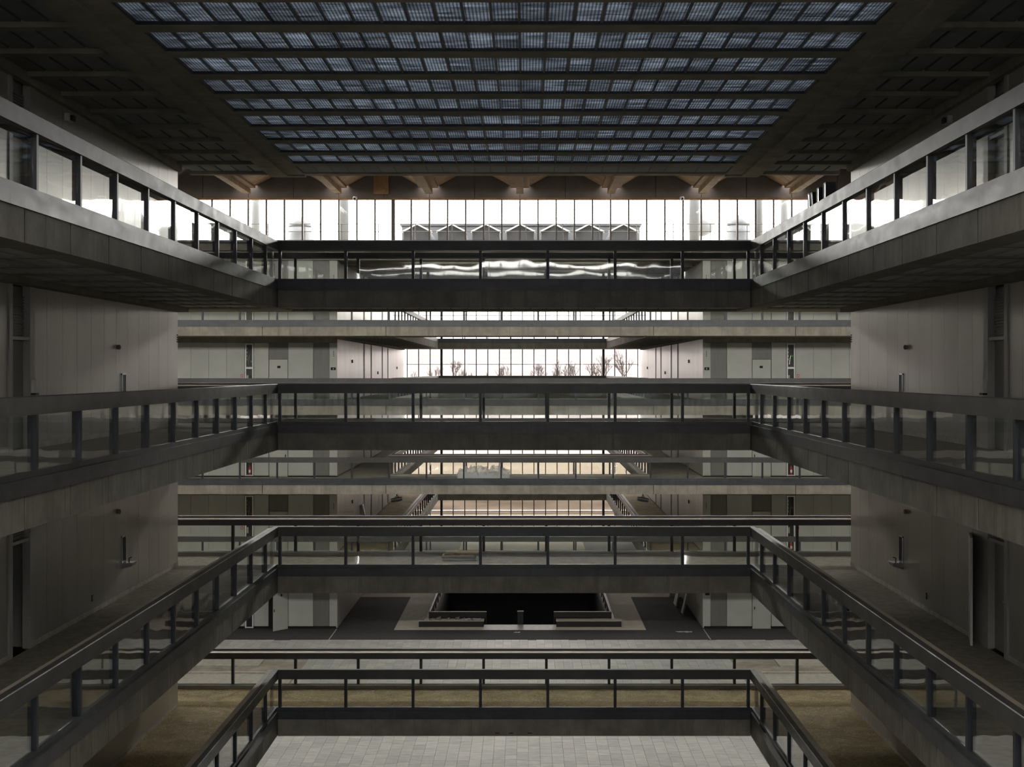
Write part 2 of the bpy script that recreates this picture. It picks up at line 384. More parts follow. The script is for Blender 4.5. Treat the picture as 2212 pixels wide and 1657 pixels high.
for L in (5,4,3,2):
    z = FL[L]; S = STOREY[L]
    for s, side in ((-1,'left'), (1,'right')):
        gallery('floor_'+side, 'concrete floor of the %s near gallery, %s' % (side, S), L, s, Y0, YE, jn, L == 5)
        gallery('floor_'+side, 'concrete floor of the %s far gallery, %s' % (side, S), L, s, ZB, YG, jf, L == 5)
    # footbridge and its wings along the block ends
    rt = root('floor_footbridge', 'concrete footbridge crossing between the galleries, '+S, 'floor', (0, 38, z), kind='structure')
    bx(rt, 'slab', -XO-.05, XO+.05, YN+.14, YB-.14, z-SL+(.14 if L == 5 else 0), z-.02, concrete_dark)
    bx(rt, 'floor_covering', -XO-.2, XO+.2, YN+.2, YB-.2, z-.02, z, cover[L])
    bx(rt, 'fascia_panel', -XO-.01, XO+.01, YN+.03, YN+.14, z-SL, z-.18, concrete)
    if L == 5:
        bx(rt, 'edge_beam', -XO, XO, YN+.14, YN+.5, z-SL, z-SL+.14, concrete); bx(rt, 'edge_beam', -XO, XO, YB-.5, YB-.14, z-SL, z-SL+.14, concrete)
        for i in range(28):
            bx(rt, 'coffer_panel', -XO+i*.457+.03, -XO+(i+1)*.457-.03, YN+.6, YB-.6, z-SL+.06, z-SL+.12, coffer)
    for k in range(-6, 6):
        bx(rt, 'rear_fascia_panel', k*BAY*2+.01, (k+1)*BAY*2-.01, YB-.14, YB-.03, z-SL, z-.18, concrete)
    for s in (-1, 1):
        bx(rt, 'wing_slab', s*(XO+.05), s*22, YE, YB-.14, z-SL, z-.02, concrete_dark)
        bx(rt, 'wing_covering', s*(XO+.2), s*22, YE, YB-.2, z-.02, z+.002, cover[L])
    # far walkway
    rt = root('floor_walkway', 'concrete walkway across the far side of the open crossing, '+S, 'floor', (0, 67, z), kind='structure')
    bx(rt, 'slab', -22, 22, ZF+.14, ZB, z-SL, z-.02, concrete_dark)
    bx(rt, 'slab', -XO, XO, ZB, ZC-.14, z-SL, z-.02, concrete_dark)
    bx(rt, 'floor_covering', -22, 22, ZF+.2, ZB, z-.02, z, cover[L])
    bx(rt, 'floor_covering', -XO-.2, XO+.2, ZB, ZC-.2, z-.02, z, cover[L])
    for x0, x1 in ((-22,-12.6),(-12.6,-6.55),(-6.55,6.55),(6.55,13.5),(13.5,22)):
        bx(rt, 'fascia_panel', x0+.015, x1-.015, ZF+.03, ZF+.14, z-SL, z-.18, concrete)
    bx(rt, 'rear_fascia_panel', -XO, XO, ZC-.14, ZC-.03, z-SL, z-.18, concrete)
    # end bridge
    rt = root('floor_end_bridge', 'concrete bridge in front of the far end windows, '+S, 'floor', (0, 105, z), kind='structure')
    bx(rt, 'slab', -XW, XW, YG+.14, YW-.2, z-SL, z-.02, concrete_dark)
    bx(rt, 'floor_covering', -XW, XW, YG+.2, YW-.2, z-.02, z, cover[L])
    bx(rt, 'fascia_panel', -XO, XO, YG+.03, YG+.14, z-SL, z-.18, concrete)

# ------------------------------------------------------------------ near court walls
DH = 2.12
def door_unit(rt, s, z, opened, deep):
    """door alcove at y 25.25..26.1 of a court wall, transom louvre above"""
    xa = s*XW; xb = s*(XW+.12)
    bx(rt, 'door_jamb', xa-s*.03, xb, 26.1, 26.36, z, z+3.16, jamb)
    bx(rt, 'door_jamb', xa-s*.03, xb, 25.06, 25.22, z, z+3.16, jamb)
    lo = bx(rt, 'louvre_frame', xb, s*(XW+.16), 25.22, 26.1, z+DH+.04, z+2.98, door_mat)
    k = z+DH+.08
    while k < z+2.94:
        bx(rt, 'louvre_slat', xb-s*.035, xb, 25.24, 26.08, k, k+.028, door_mat); k += .055
    bx(rt, 'door_head', xa-s*.01, xb, 25.22, 26.1, z+DH-.02, z+DH+.04, jamb)
    if not opened:
        d = bx(rt, 'door_leaf', xb-s*.02, xb+s*.03, 25.24, 26.08, z+.02, z+DH-.03, door_mat)
        v, f = merge([tube((xb-s*.02, 25.34, z+1.02), (xb-s*.07, 25.34, z+1.02), .012), tube((xb-s*.07, 25.34, z+1.02), (xb-s*.07, 25.47, z+1.02), .012)])
        mesh(d, 'door_handle', v, f, chrome)
def court_wall(s, L, side):
    z = FL[L]; top = z+3.877-SL-.1 if L < 5 else CE+.05
    rt = root('wall_'+side, 'pale panelled wall of the %s near gallery, %s' % (side, STOREY[L]), 'wall', (s*XW, 30, z), kind='structure')
    xa, xb = s*(XW+.006), s*(XW+.4)
    has_door = L in (3, 4, 5)
    if has_door:
        bx(rt, 'wall_core', xa, xb, 26.3, YE, z, top, wall_core)
        bx(rt, 'wall_core', xa, xb, -3, 25.1, z, top, wall_core)
        opened = (L == 3 and s < 0)
        bx(rt, 'alcove_back', s*(XW+.18), xb, 25.1, 26.3, z+(DH if opened else 0), top, wall_core)
        if opened:
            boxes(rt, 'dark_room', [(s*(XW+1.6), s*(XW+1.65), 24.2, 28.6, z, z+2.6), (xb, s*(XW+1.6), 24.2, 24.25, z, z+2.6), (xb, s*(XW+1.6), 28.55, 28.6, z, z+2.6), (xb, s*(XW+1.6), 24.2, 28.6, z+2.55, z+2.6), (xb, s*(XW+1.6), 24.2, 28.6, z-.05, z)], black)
        door_unit(rt, s, z, opened, False)
    else:
        bx(rt, 'wall_core', xa, xb, -3, YE, z, top, wall_core)
    y = 37.15; k = 0
    while y > 9:
        y0 = y-.9144
        if has_door and y0 < 26.36 and y > 25.06:
            if y > 26.9: pass
            segs = []
            if y > 26.37: segs.append((26.37, y))
            if y0 < 25.05: segs.append((y0, 25.05))
            bx(rt, 'panel', s*XW, xa, 25.06, 26.36, z+3.165, top, wall_mat) if k == 0 else None
            k = 1
        else: segs = [(y0, y)]
        for a, b in segs:
            if b-a > .05: bx(rt, 'panel', s*XW, xa, a+.005, b-.005, z+.11, top, wall_mat)
        y = y0
    bx(rt, 'corner_trim', s*XW, xa, 37.15, YE, z+.11, top, wall_mat)
    for a, b in (((26.37, YE), (9, 25.05)) if has_door else ((9, YE),)):
        bx(rt, 'baseboard', s*(XW-.012), xa, a, b, z, z+.105, kerb_pale)
    if L == 4:
        for i in range(4): bx(rt, 'wall_slot', s*(XW-.012), s*XW, 37.14, 37.22, z+2.3+i*.062, z+2.335+i*.062, black)
    return rt
for L in (5,4,3,2):
    for s, side in ((-1,'left'), (1,'right')): court_wall(s, L, side)
# the ajar leaf on the right gallery, third storey
rt = root('door_1', 'white door standing ajar from the right gallery wall, third storey from top', 'door', (XW-.05, 27.2, FL[3]), kind='structure')
z = FL[3]
p0, p1 = Vector((XW-.02, 27.2, 0)), Vector((9.03, 26.3, 0)); dn = (p1-p0).normalized(); nn_ = Vector((-dn.y, dn.x, 0))*.022
V = [p0-nn_, p1-nn_, p1+nn_, p0+nn_]
V = [(v.x, v.y, z+.02) for v in V] + [(v.x, v.y, z+DH) for v in V]
lf = mesh(rt, 'door_leaf', V, BOXF, white)
h = p0+dn*.82 - nn_*2.5
v, f = tube((h.x, h.y, z+1.0), (h.x-.03, h.y-.1, z+1.0), .013); mesh(lf, 'door_handle', v, f, chrome)
# block ends facing the crossing, and the rest of the shell
for s, side in ((-1,'left'), (1,'right')):
    o = bx(None, 'wall_near_'+side, s*(XW+.03), s*XE, YE-.3, YE, 0, 19.5, wall_mat); tag(o, 'pale end wall of the near block, %s of the footbridge' % side, 'wall', kind='structure')
    o = bx(None, 'wall_end_'+side, s*XE, s*(XE+.4), 36, 69, 0, 26, wall_mat); tag(o, 'pale wall closing the %s end of the crossing' % side, 'wall', kind='structure')
    o = bx(None, 'wall_ground_'+side, s*(XW+.03), s*(XW+.4), -3, YE, 0, FL[2]-SL, wall_mat); tag(o, 'pale ground storey wall of the near court, %s side' % side, 'wall', kind='structure')

for s, side in ((-1,'left'), (1,'right')):
    o = bx(None, 'wall_rear_'+side, s*XW, s*XE, -3.2, -3.0, -.3, CE+.7, wall_mat); tag(o, 'plain rear wall closing the near block, %s side' % side, 'wall', kind='structure')
    o = bx(None, 'wall_outer_near_'+side, s*XE, s*(XE+.3), -3.2, 39.2, -.3, CE+.7, wall_mat); tag(o, 'plain outer side wall of the near block, %s' % side, 'wall', kind='structure')
    o = bx(None, 'wall_outer_far_'+side, s*XE, s*(XE+.3), 65, YW+.4, -.3, CE+.9, wall_mat); tag(o, 'plain outer side wall of the far block, %s' % side, 'wall', kind='structure')
    o = bx(None, 'wall_back_far_'+side, s*XW, s*XE, YW, YW+.3, -.3, CE+.9, wall_mat); tag(o, 'plain back wall of the far block, %s' % side, 'wall', kind='structure')
# ------------------------------------------------------------------ things on the near walls
def fountain(s, L, side):
    z = FL[L]; y = 32.2; x = s*XW
    rt = root('drinking_fountain', 'stainless drinking fountain in a tall niche, %s gallery wall, %s' % (side, STOREY[L]), 'drinking fountain', (x, y, z+.8), 'drinking fountains on the gallery walls')
    boxes(rt, 'niche_frame', [(x, x-s*.03, y-.17, y-.14, z+.82, z+1.45), (x, x-s*.03, y+.14, y+.17, z+.82, z+1.45), (x, x-s*.03, y-.17, y+.17, z+1.42, z+1.45)], chrome)
    bx(rt, 'niche_back', x-s*.004, x, y-.14, y+.14, z+.84, z+1.42, blackmetal)
    prof = [(-.14,.0),(-.14,.16),(.14,.16),(.14,.0)]
    V = []
    for yy in (y-.17, y+.17):
        V += [(x, yy, z+.66), (x-s*.26, yy, z+.74), (x-s*.28, yy, z+.82), (x, yy, z+.82)]
    b = mesh(rt, 'basin', V, [(0,1,2,3),(7,6,5,4),(0,4,5,1),(1,5,6,2),(2,6,7,3),(3,7,4,0)], chrome)
    v, f = merge([tube((x-s*.12, y+.08, z+.82), (x-s*.12, y+.08, z+.90), .014), tube((x-s*.12, y+.08, z+.90), (x-s*.2, y+.02, z+.93), .012)])
    mesh(b, 'spout', v, f, blackmetal)
def bell(s, L, side):
    z = FL[L]; y = 31.75; x = s*XW
    rt = root('alarm_bell', 'small round alarm bell high on the %s gallery wall, %s' % (side, STOREY[L]), 'alarm bell', (x, y, z+2.07), 'alarm bells on the gallery walls')
    bx(rt, 'back_box', x, x-s*.03, y-.05, y+.05, z+2.02, z+2.12, door_mat)
    v, f = lathe([(.058,-s*.03),(.06,-s*.05),(.045,-s*.075),(.015,-s*.085)], (x, y, z+2.07), 'x', 14); mesh(rt, 'gong', v, f, tan)
for L in (4, 3):
    for s, side in ((-1,'left'), (1,'right')): fountain(s, L, side); bell(s, L, side)
for s, side, y, hgt in ((-1,'left',29.9,.34), (1,'right',30.2,.34)):
    z = FL[3]; x = s*XW
    rt = root('wall_outlet', 'dark outlet plate low on the %s gallery wall, third storey from top' % side, 'outlet', (x, y, z+hgt))
    bx(rt, 'plate', x, x-s*.012, y-.035, y+.035, z+hgt-.07, z+hgt+.07, blackmetal); bx(rt, 'socket', x-s*.012, x-s*.018, y-.015, y+.015, z+hgt-.03, z+hgt+.03, door_mat)
for s, side, y in ((-1,'left',28.25), (1,'right',28.5)):
    z = FL[5]; x = s*XW
    rt = root('emergency_light', 'small emergency light under the ceiling of the %s gallery' % side, 'lamp', (x, y, z+2.95))
    bx(rt, 'housing', x, x-s*.1, y-.14, y+.14, z+2.86, z+3.02, white); bx(rt, 'lens', x-s*.1, x-s*.16, y-.07, y+.1, z+2.88, z+2.99, blackmetal)
for s, side in ((-1,'left'), (1,'right')):
    z = FL[4]; x = s*(XW+.1)
    rt = root('paper_dispenser', 'small white dispenser hung beside the louvred door, %s gallery' % side, 'dispenser', (x, 25.95, z+1.15))
    bx(rt, 'case', s*XW, s*(XW-.1), 26.15, 26.3, z+1.08, z+1.34, white); bx(rt, 'tray', s*XW, s*(XW-.12), 26.13, 26.32, z+1.04, z+1.08, blackmetal)
# loudspeaker boxes on the top right railing
for k, (y, hh, tilt, lab) in enumerate(((27.75,.40,0,'nearest and widest black loudspeaker box on the top right railing'), (28.4,.38,0,'middle black loudspeaker box on the top right railing'), (28.95,.36,.06,'black loudspeaker box with its lit front coloured white on the top right railing'), (29.3,.38,.03,'farthest black loudspeaker box on the top right railing'))):
    zb = FL[5]+1.112
    rt = root('loudspeaker', lab, 'loudspeaker', (XO+.18, y, zb), 'loudspeaker boxes on the railing'); rt.rotation_euler = (0, -tilt, 0)
    bx(rt, 'cabinet', XO+.10, XO+.29, y-.1, y+.12, zb, zb+hh, blackmetal)
    boxes(rt, 'front_bezel', [(XO+.08, XO+.10, y-.1, y-.075, zb, zb+hh), (XO+.08, XO+.10, y+.095, y+.12, zb, zb+hh), (XO+.08,XO+.10,y-.1,y+.12,zb,zb+.02),(XO+.08,XO+.10,y-.1,y+.12,zb+hh-.02,zb+hh)], blackmetal)
    bx(rt, 'lit_front_grille', XO+.09, XO+.10, y-.075, y+.095, zb+.02, zb+hh-.02, white if k == 2 else chrome)  # pale front colour carries the light falling on the court side

# ------------------------------------------------------------------ near ceiling
rt = root('ceiling', 'dark concrete ceiling with ribbed skylight rows over the near court', 'ceiling', (0, 28, CE), kind='structure')
BE = [22.2+BAY*k for k in range(-11, 10)]          # centres of the cross beams
for yb in BE:
    bx(rt, 'cross_beam', -6.03, 6.03, yb-.22, yb+.22, CE, CE+.6, concrete_dark)
    for s in (-1, 1): bx(rt, 'side_rib', s*7.0, s*XW, yb-.12, yb+.12, CE+.0, CE+.25, concrete_dark)
for s in (-1, 1):
    for y0, y1 in zip(BE, BE[1:]):
        bx(rt, 'edge_beam_block', s*6.5, s*7.0, y0+.01, y1-.01, CE-.06, CE+.3, concrete_dark)
    bx(rt, 'edge_beam_step', s*6.03, s*6.5, BE[0], BE[-1]+.25, CE, CE+.7, concrete_dark)
    bx(rt, 'edge_beam_end', s*6.03, s*7.0, BE[-1]-.01, BE[-1]+.25, CE-.04, CE+.7, concrete_dark)
    bx(rt, 'wall_beam', s*(XW-.12), s*(XW+.03), -3, YE, CE-.12, CE+.3, concrete_dark)
    bx(rt, 'roof_slab', s*6.5, s*XE, -3, 39.2, CE+.25, CE+.75, concrete_dark)
bx(rt, 'roof_slab', -6.03, 6.03, BE[-2], 39.2, CE+.3, CE+.75, concrete_dark)
stuff = []
for i, (y0, y1) in enumerate(zip(BE, BE[1:])):
    seen = y1 > 20.2
    last = i == len(BE)-2
    for k in range(27):
        xa, xb = -6.03+k*.44667, -6.03+(k+1)*.44667
        if last: bx(rt, 'end_panel', xa+.02, xb-.02, y0+.25, y1-.25, CE+.03, CE+.08, coffer)
        elif seen: bx(rt, 'skylight_pane', xa+.012, xb-.012, y0+.23, y1-.23, CE+.06, CE+.07, sky_pane)
        else: stuff.append((xa+.012, xb-.012, y0+.23, y1-.23, CE+.06, CE+.07))
        if k: 
            if seen: bx(rt, 'glazing_bar', xa-.02, xa+.02, y0+.22, y1-.22, CE+.025, CE+.1, post_steel)
    if not last: boxes(rt, 'glazing_frame', [(-6.03,6.03,y1-.28,y1-.22,CE+.01,CE+.1), (-6.03,6.03,y0+.22,y0+.25,CE+.02,CE+.1), (-6.03,-5.99,y0+.22,y1-.22,CE+.02,CE+.1), (5.99,6.03,y0+.22,y1-.22,CE+.02,CE+.1)], post_steel)
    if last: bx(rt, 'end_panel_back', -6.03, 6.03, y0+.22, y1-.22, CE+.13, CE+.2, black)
    if seen or True:
        for s in (-1, 1):
            for k in range(5):
                xa = s*(7.0+k*.452+.03); xb = s*(7.0+(k+1)*.452-.03)
                if seen: bx(rt, 'coffer_panel', xa, xb, y0+.16, y1-.16, CE+.085, CE+.13, coffer)
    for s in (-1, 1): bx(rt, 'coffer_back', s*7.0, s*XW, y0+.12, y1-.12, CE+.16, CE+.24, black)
sp_ = boxes(rt, 'unlit_pane_rows', stuff, sky_pane); sp_['kind'] = 'stuff'

# ------------------------------------------------------------------ far block
def far_features(s, side, L):
    z = FL[L]; zt = z+3.877-SL if L < 5 else CE+.3
    rt = root('wall_far_'+side, 'pale panelled front of the far block, %s side, %s' % (side, STOREY[L]), 'wall', (s*14, ZB, z), kind='structure')
    X = lambda q: s*(XW+q)
    yo = ZB
    bx(rt, 'wall_core', X(.03), s*XE, yo+.14, yo+.4, z, zt, wall_core)
    h1 = z+2.95 if L < 5 else zt
    if L < 5: bx(rt, 'head_beam', X(0), s*XE, yo-.06, yo+.14, h1+.02, zt, concrete)
    kick = .14 if L == 1 else .06
    def pan(nm, q0, q1, z0, z1, m, rec=0): return bx(rt, nm, X(q0+.006), X(q1-.006), yo+rec, yo+.14, z0, z1, m)
    pan('panel', 0, .4, z+kick, h1, far_wall)
    pan('grey_panel', .4, 1.23, z+kick, h1, grey_panel, .05)
    pan('panel', 1.23, 2.5, z+kick, h1, far_wall)
    pan('transom_panel', 2.5, 3.5, z+DH, h1, grey_panel if L != 1 else far_wall, .04)
    opened = L == 1 and s < 0
    if not opened:
        d = pan('door_leaf', 2.53, 3.47, z+.01, z+DH-.02, far_wall, .03)
        bx(d, 'handle', X(2.62), X(2.66), yo-.02, yo+.03, z+1.0, z+1.14, blackmetal)
        if L > 1: bx(d, 'door_sign', X(2.9), X(3.06), yo+.015, yo+.03, z+1.66, z+1.78, black)
    else:
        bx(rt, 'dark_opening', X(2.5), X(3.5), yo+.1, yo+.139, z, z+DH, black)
    pan('panel', 3.5, 4.25, z+kick, h1, far_wall)
    q = 4.72
    while q < 13:
        pan('panel', q, q+.9144, z+kick, h1, far_wall); q += .9144
    bx(rt, 'kick_strip', X(0), X(13), yo+.08, yo+.14, z, z+kick, black)
    for i in range(4): bx(rt, 'wall_slot', X(.16), X(.2), yo-.012, yo, z+2.26+i*.075, z+2.3+i*.075, black)
    # hose cabinet
    hc = root('fire_hose_cabinet', 'tall narrow glazed fire hose cabinet in the far wall, %s side, %s' % (side, STOREY[L]), 'cabinet', (X(4.485), yo, z), 'fire hose cabinets in the far walls')
    c0, c1 = X(4.27), X(4.70); a, b = min(c0,c1), max(c0,c1)
    boxes(hc, 'frame', [(a,a+.06,yo-.03,yo+.14,z+.05,h1-.03),(b-.06,b,yo-.03,yo+.14,z+.05,h1-.03),(a,b,yo-.02,yo+.14,h1-.09,h1-.03),(a,b,yo-.02,yo+.14,z+1.62,z+1.72),(a,b,yo-.02,yo+.14,z+.05,z+.1)], white)
    bx(hc, 'back_panel', a+.05, b-.05, yo+.11, yo+.139, z+.1, h1-.09, blackmetal)
    hv = []
    for i in range(4): hv.append((a+.07, a+.11, yo+.02, yo+.1, z+2.05+i*.18, z+2.16+i*.18))
    boxes(hc, 'hose_rack', hv, linen)
    v, f = merge([tube((a+.15, yo+.06, z+1.85), (a+.22, yo+.06, z+2.3), .022), tube((a+.22, yo+.06, z+2.3), (a+.27, yo+.06, z+2.38), .015)]); mesh(hc, 'nozzle', v, f, chrome)
    v, f = lathe([(.045,-.02),(.045,.02)], (b-.12, yo+.06, z+2.0+.28*(s>0)), 'y', 12); mesh(hc, 'valve_wheel', v, f, green if L in (4,3) else red)
    if L in (3, 2):
        v, f = lathe([(.065,0),(.07,.02),(.07,.34),(.03,.42),(.02,.46)], ((a+b)/2+.02, yo+.06, z+.12), 'z', 14)
        ex = mesh(hc, 'extinguisher', v, f, red)
        v, f = merge([tube(((a+b)/2-.03, yo+.06, z+.6), ((a+b)/2+.09, yo+.06, z+.62), .012), tube(((a+b)/2+.02, yo+.06, z+.56), ((a+b)/2+.02, yo+.06, z+.64), .018)]); mesh(ex, 'extinguisher_head', v, f, blackmetal)
        bx(ex, 'extinguisher_label', (a+b)/2-.03, (a+b)/2+.07, yo-.015, yo-.008, z+.22, z+.36, white)
    bx(hc, 'hose_fold', a+.07, a+.17, yo+.03, yo+.09, z+1.0, z+1.3, linen)
    bx(hc, 'glass_door', a+.05, b-.05, yo+.0, yo+.006, z+.1, h1-.09, rail_glass)
    if L > 1:
        pl = root('call_sign', 'small red call point plate beside the hose cabinet, %s side, %s' % (side, STOREY[L]), 'sign', (X(4.85), yo, z+1.25), 'red call points')
        bx(pl, 'plate', X(4.79), X(4.91), yo-.02, yo, z+1.2, z+1.34, red); bx(pl, 'emblem', X(4.82), X(4.88), yo-.024, yo-.02, z+1.23, z+1.31, paper)
        pl = root('room_sign', 'black room sign on the far block corner, %s side, %s' % (side, STOREY[L]), 'sign', (X(.2), yo, z+1.6), 'room signs')
        bx(pl, 'plate', X(.08), X(.33), yo-.02, yo, z+1.56, z+1.7, black); bx(pl, 'printed_square', X(.17), X(.22), yo-.023, yo-.02, z+1.6, z+1.65, paper)
    return rt
for L in (5,4,3,2,1):
    for s, side in ((-1,'left'), (1,'right')): far_features(s, side, L)
# open door and notice on the ground storey
rt = root('door_2', 'pale door swung open on the far ground storey, left', 'door', (-(XW+2.53), ZB, 0), kind='structure')
hx = -(XW+2.53); p0, p1 = Vector((hx, ZB, 0)), Vector((hx-.60, ZB-.72, 0)); dn = (p1-p0).normalized(); q_ = Vector((-dn.y, dn.x, 0))*.022
V = [p0-q_, p1-q_, p1+q_, p0+q_]; V = [(v.x,v.y,.02) for v in V]+[(v.x,v.y,2.3) for v in V]
lf = mesh(rt, 'door_leaf', V, BOXF, far_wall)
h = p0+dn*.86
bx(lf, 'door_handle', h.x-.02, h.x+.02, h.y-.06, h.y+.06, .98, 1.12, blackmetal)
h = p0+dn*.42
bx(lf, 'door_sign', h.x-.06, h.x+.06, h.y-.05, h.y-.035, 1.72, 1.84, black)
rt = root('notice_board', 'small black notice with a blue tag on the right ground storey corner', 'sign', (XW+.25, ZB, 1.9))
bx(rt, 'board', XW+.12, XW+.34, ZB-.02, ZB, 1.72, 1.96, black); bx(rt, 'tag', XW+.18, XW+.3, ZB-.025, ZB, 1.97, 2.03, blue)

# far court side walls with dark door recesses
for L in (5,4,3,2,1):
    z = FL[L]; zt = z+3.877-SL if L < 5 else CE
    for s, side in ((-1,'left'), (1,'right')):
        rt = root('wall_court_'+side, 'pale receding wall of the far court, %s side, %s' % (side, STOREY[L]), 'wall', (s*XW, 88, z), kind='structure')
        bx(rt, 'wall_core', s*(XW+.06), s*(XW+.4), ZB+.4, YW-.2, z, zt, wall_core)
        ed = [ZB, 69.5, 79.4, 80.2, 83.1, 83.9, 89.5, 90.3, 93.1, 93.9, 104.7, YW-.2]
        for a, b in zip(ed, ed[1:]):
            if .7 < b-a < .85:
                bx(rt, 'door_recess', s*(XW+.03), s*(XW+.06), a, b, z, zt, blackmetal)
            else:
                n = max(1, round((b-a)/1.83)); st = (b-a)/n
                for i in range(n): bx(rt, 'panel', s*XW, s*(XW+.06), a+i*st+.004, a+(i+1)*st-.004, z+.05, zt, wall_mat)
        if L in (4, 3, 2):
            for y, h, lab in ((74.4, 2.05, 'nearer'), (87.2, 1.4, 'middle'), (100, 1.75, 'farther')):
                pl = root('wall_speaker', 'tiny dark %s speaker box on the far court wall, %s side, %s' % (lab, side, STOREY[L]), 'speaker', (s*XW, y, z+h), 'small boxes on the far court walls')
                bx(pl, 'case', s*XW, s*(XW-.05), y-.12, y+.12, z+h-.09, z+h+.09, blackmetal); bx(pl, 'face_plate', s*(XW-.05), s*(XW-.06), y-.09, y+.09, z+h-.06, z+h+.06, door_mat)

# far court ceiling and roof
rt = root('ceiling_far', 'dark ribbed ceiling over the far court', 'ceiling', (0, 88, CE), kind='structure')
k = 0; y = ZC+.3
while y < YW-.5:
    bx(rt, 'cross_beam', -XW, XW, y, y+.4, CE, CE+.3, concrete_dark)
    bx(rt, 'ceiling_strip', -6.03, 6.03, y+.45, y+BAY-.05, CE+.18, CE+.19, milk)
    bx(rt, 'roof_rib', -6.03, 6.03, y-.02, y+.44, CE+.3, CE+.92, concrete_dark)
    for s in (-1,1): bx(rt, 'coffer_panel', s*7, s*XW, y+.45, y+BAY-.05, CE+.1, CE+.15, coffer)
    y += BAY
for s in (-1,1): bx(rt, 'roof_slab', s*6.03, s*XE, ZB, YW+.4, CE+.3, CE+.92, concrete_dark)
bx(rt, 'roof_slab', -6.03, 6.03, ZB, ZC+.3, CE+.3, CE+.92, concrete_dark); bx(rt, 'roof_slab', -6.03, 6.03, YW-1.2, YW+.4, CE+.3, CE+.92, concrete_dark)
bx(rt, 'roof_edge', -XE, XE, ZB-.25, ZB, CE, CE+.92, concrete)

# end windows of the far court
for L in (1,2,3,4,5):
    z = FL[L]; zt = z+3.877 if L < 5 else CE+.3
    rt = root('window_%d' % L, 'tall tinted end windows of the far court, '+STOREY[L], 'window', (0, YW, z), kind='structure')
    for k in range(-10, 11):
        x = k*.9144
        big = abs(k) == 7
        if abs(x) < XW: bx(rt, 'mullion', x-(.09 if big else .035), x+(.09 if big else .035), YW-(.4 if big else .12), YW+.05, z, zt, post_steel)
        if k < 10:
            a, b = max(x+.035, -XW), min(x+.9144-.035, XW)
            bx(rt, 'lower_pane', a, b, YW-.02, YW-.012, z+.1, z+2.03, tint_glass); bx(rt, 'upper_pane', a, b, YW-.02, YW-.012, z+2.07, zt-.1, tint_glass)
    bx(rt, 'transom', -XW, XW, YW-.05, YW+.01, z+2.03, z+2.07, post_steel); bx(rt, 'sill', -XW, XW, YW-.2, YW+.05, z-.1, z+.1, post_steel)
# rear windows behind the camera and rear walls
for L in (1,2,3,4,5):
    z = FL[L]; zt = z+3.877 if L < 5 else CE+.3
    rt = root('window_%d' % (L+6), 'tinted end windows behind the camera, '+STOREY[L], 'window', (0, -3, z), kind='structure')
    boxes(rt, 'mullion', [(k*.9144-.035, k*.9144+.035, -3.05, -2.9, z, zt) for k in range(-10, 11)], post_steel)
    boxes(rt, 'pane', [(k*.9144+.035, (k+1)*.9144-.035, -3.0, -2.99, z+.1, zt-.1) for k in range(-10, 10)], rear_glass)
    boxes(rt, 'transom', [(-XW-.2, XW+.2, -3.05, -2.95, z-.1, z+.1)], post_steel)
    if 1 < L: 
        o = bx(None, 'floor_rear', -XW, XW, -2.9, .4, z-SL, z, concrete_dark); tag(o, 'concrete bridge at the camera end of the near court, '+STOREY[L], 'floor', kind='structure')

# ------------------------------------------------------------------ clerestory windows and roof of the crossing
CS, CT = 19.73, 21.78
rt = root('window_6', 'bright clerestory window band above the far block', 'window', (0, 68, CS), kind='structure')
for k in range(-32, 33):
    x = k*.9144
    wd = .09 if k == -7 else .04
    bx(rt, 'mullion', x-wd, x+wd, 67.92, 68.06, CS, CT, brown_dark)
    if k < 32: bx(rt, 'pane', x+.04, x+.9144-.04, 67.98, 67.99, CS, CT, clear_glass)
bx(rt, 'sill', -XE, XE, 67.7, ZB-.2, CS-.1, CS, steel)
bx(rt, 'head_rail', -XE, XE, 67.88, 68.1, CT, CT+.1, brown)
rt = root('window_12', 'clerestory window band above the near block', 'window', (0, 39.2, CS), kind='structure')
boxes(rt, 'mullion', [(k*.9144-.026, k*.9144+.026, 39.15, 39.28, CS, CT) for k in range(-32, 33)], brown_dark)
boxes(rt, 'pane', [(k*.9144+.026, (k+1)*.9144-.026, 39.2, 39.21, CS, CT) for k in range(-32, 32)], clear_glass)
bx(rt, 'sill', -XE, XE, 38.9, 39.3, CE+.6, CS, concrete)
o = bx(None, 'wall_near_upper', -XE, XE, 39.0, 39.3, CT, 24.5, brown_dark); tag(o, 'brown wall above the near clerestory', 'wall', kind='structure')
rt = root('wall_far_upper', 'brown wall above the bright clerestory', 'wall', (0, 68, CT), kind='structure')
for k in range(-13, 13): bx(rt, 'fascia_panel', k*2.286+.012, (k+1)*2.286-.012, 67.95, 68.2, CT+.1, 24.5, brown_dark)
bx(rt, 'backing_wall', -XE, XE, 68.2, 68.4, CT+.05, 25.2, brown_dark)
bx(rt, 'pier', -7.35, -6.6, 67.6, 67.95, CT+.25, 24, brown)
rt = root('ceiling_crossing', 'folded brown roof over the crossing on deep beams', 'ceiling', (0, 54, 22.3), kind='structure')
for k in range(-6, 7):
    x = k*4.572
    bx(rt, 'beam_flange', x-.475, x+.475, 39.3, 67.4, 22.3, 22.9, brown); bx(rt, 'beam_stem', x-.18, x+.18, 39.3, 67.7, 22.05, 22.3, brown)
def slope_box(x0, z0, x1, z1, y0, y1, th):
    V = [(x0,y0,z0),(x1,y0,z1),(x1,y1,z1),(x0,y1,z0),(x0,y0,z0+th),(x1,y0,z1+th),(x1,y1,z1+th),(x0,y1,z0+th)]
    return V
PL = {}
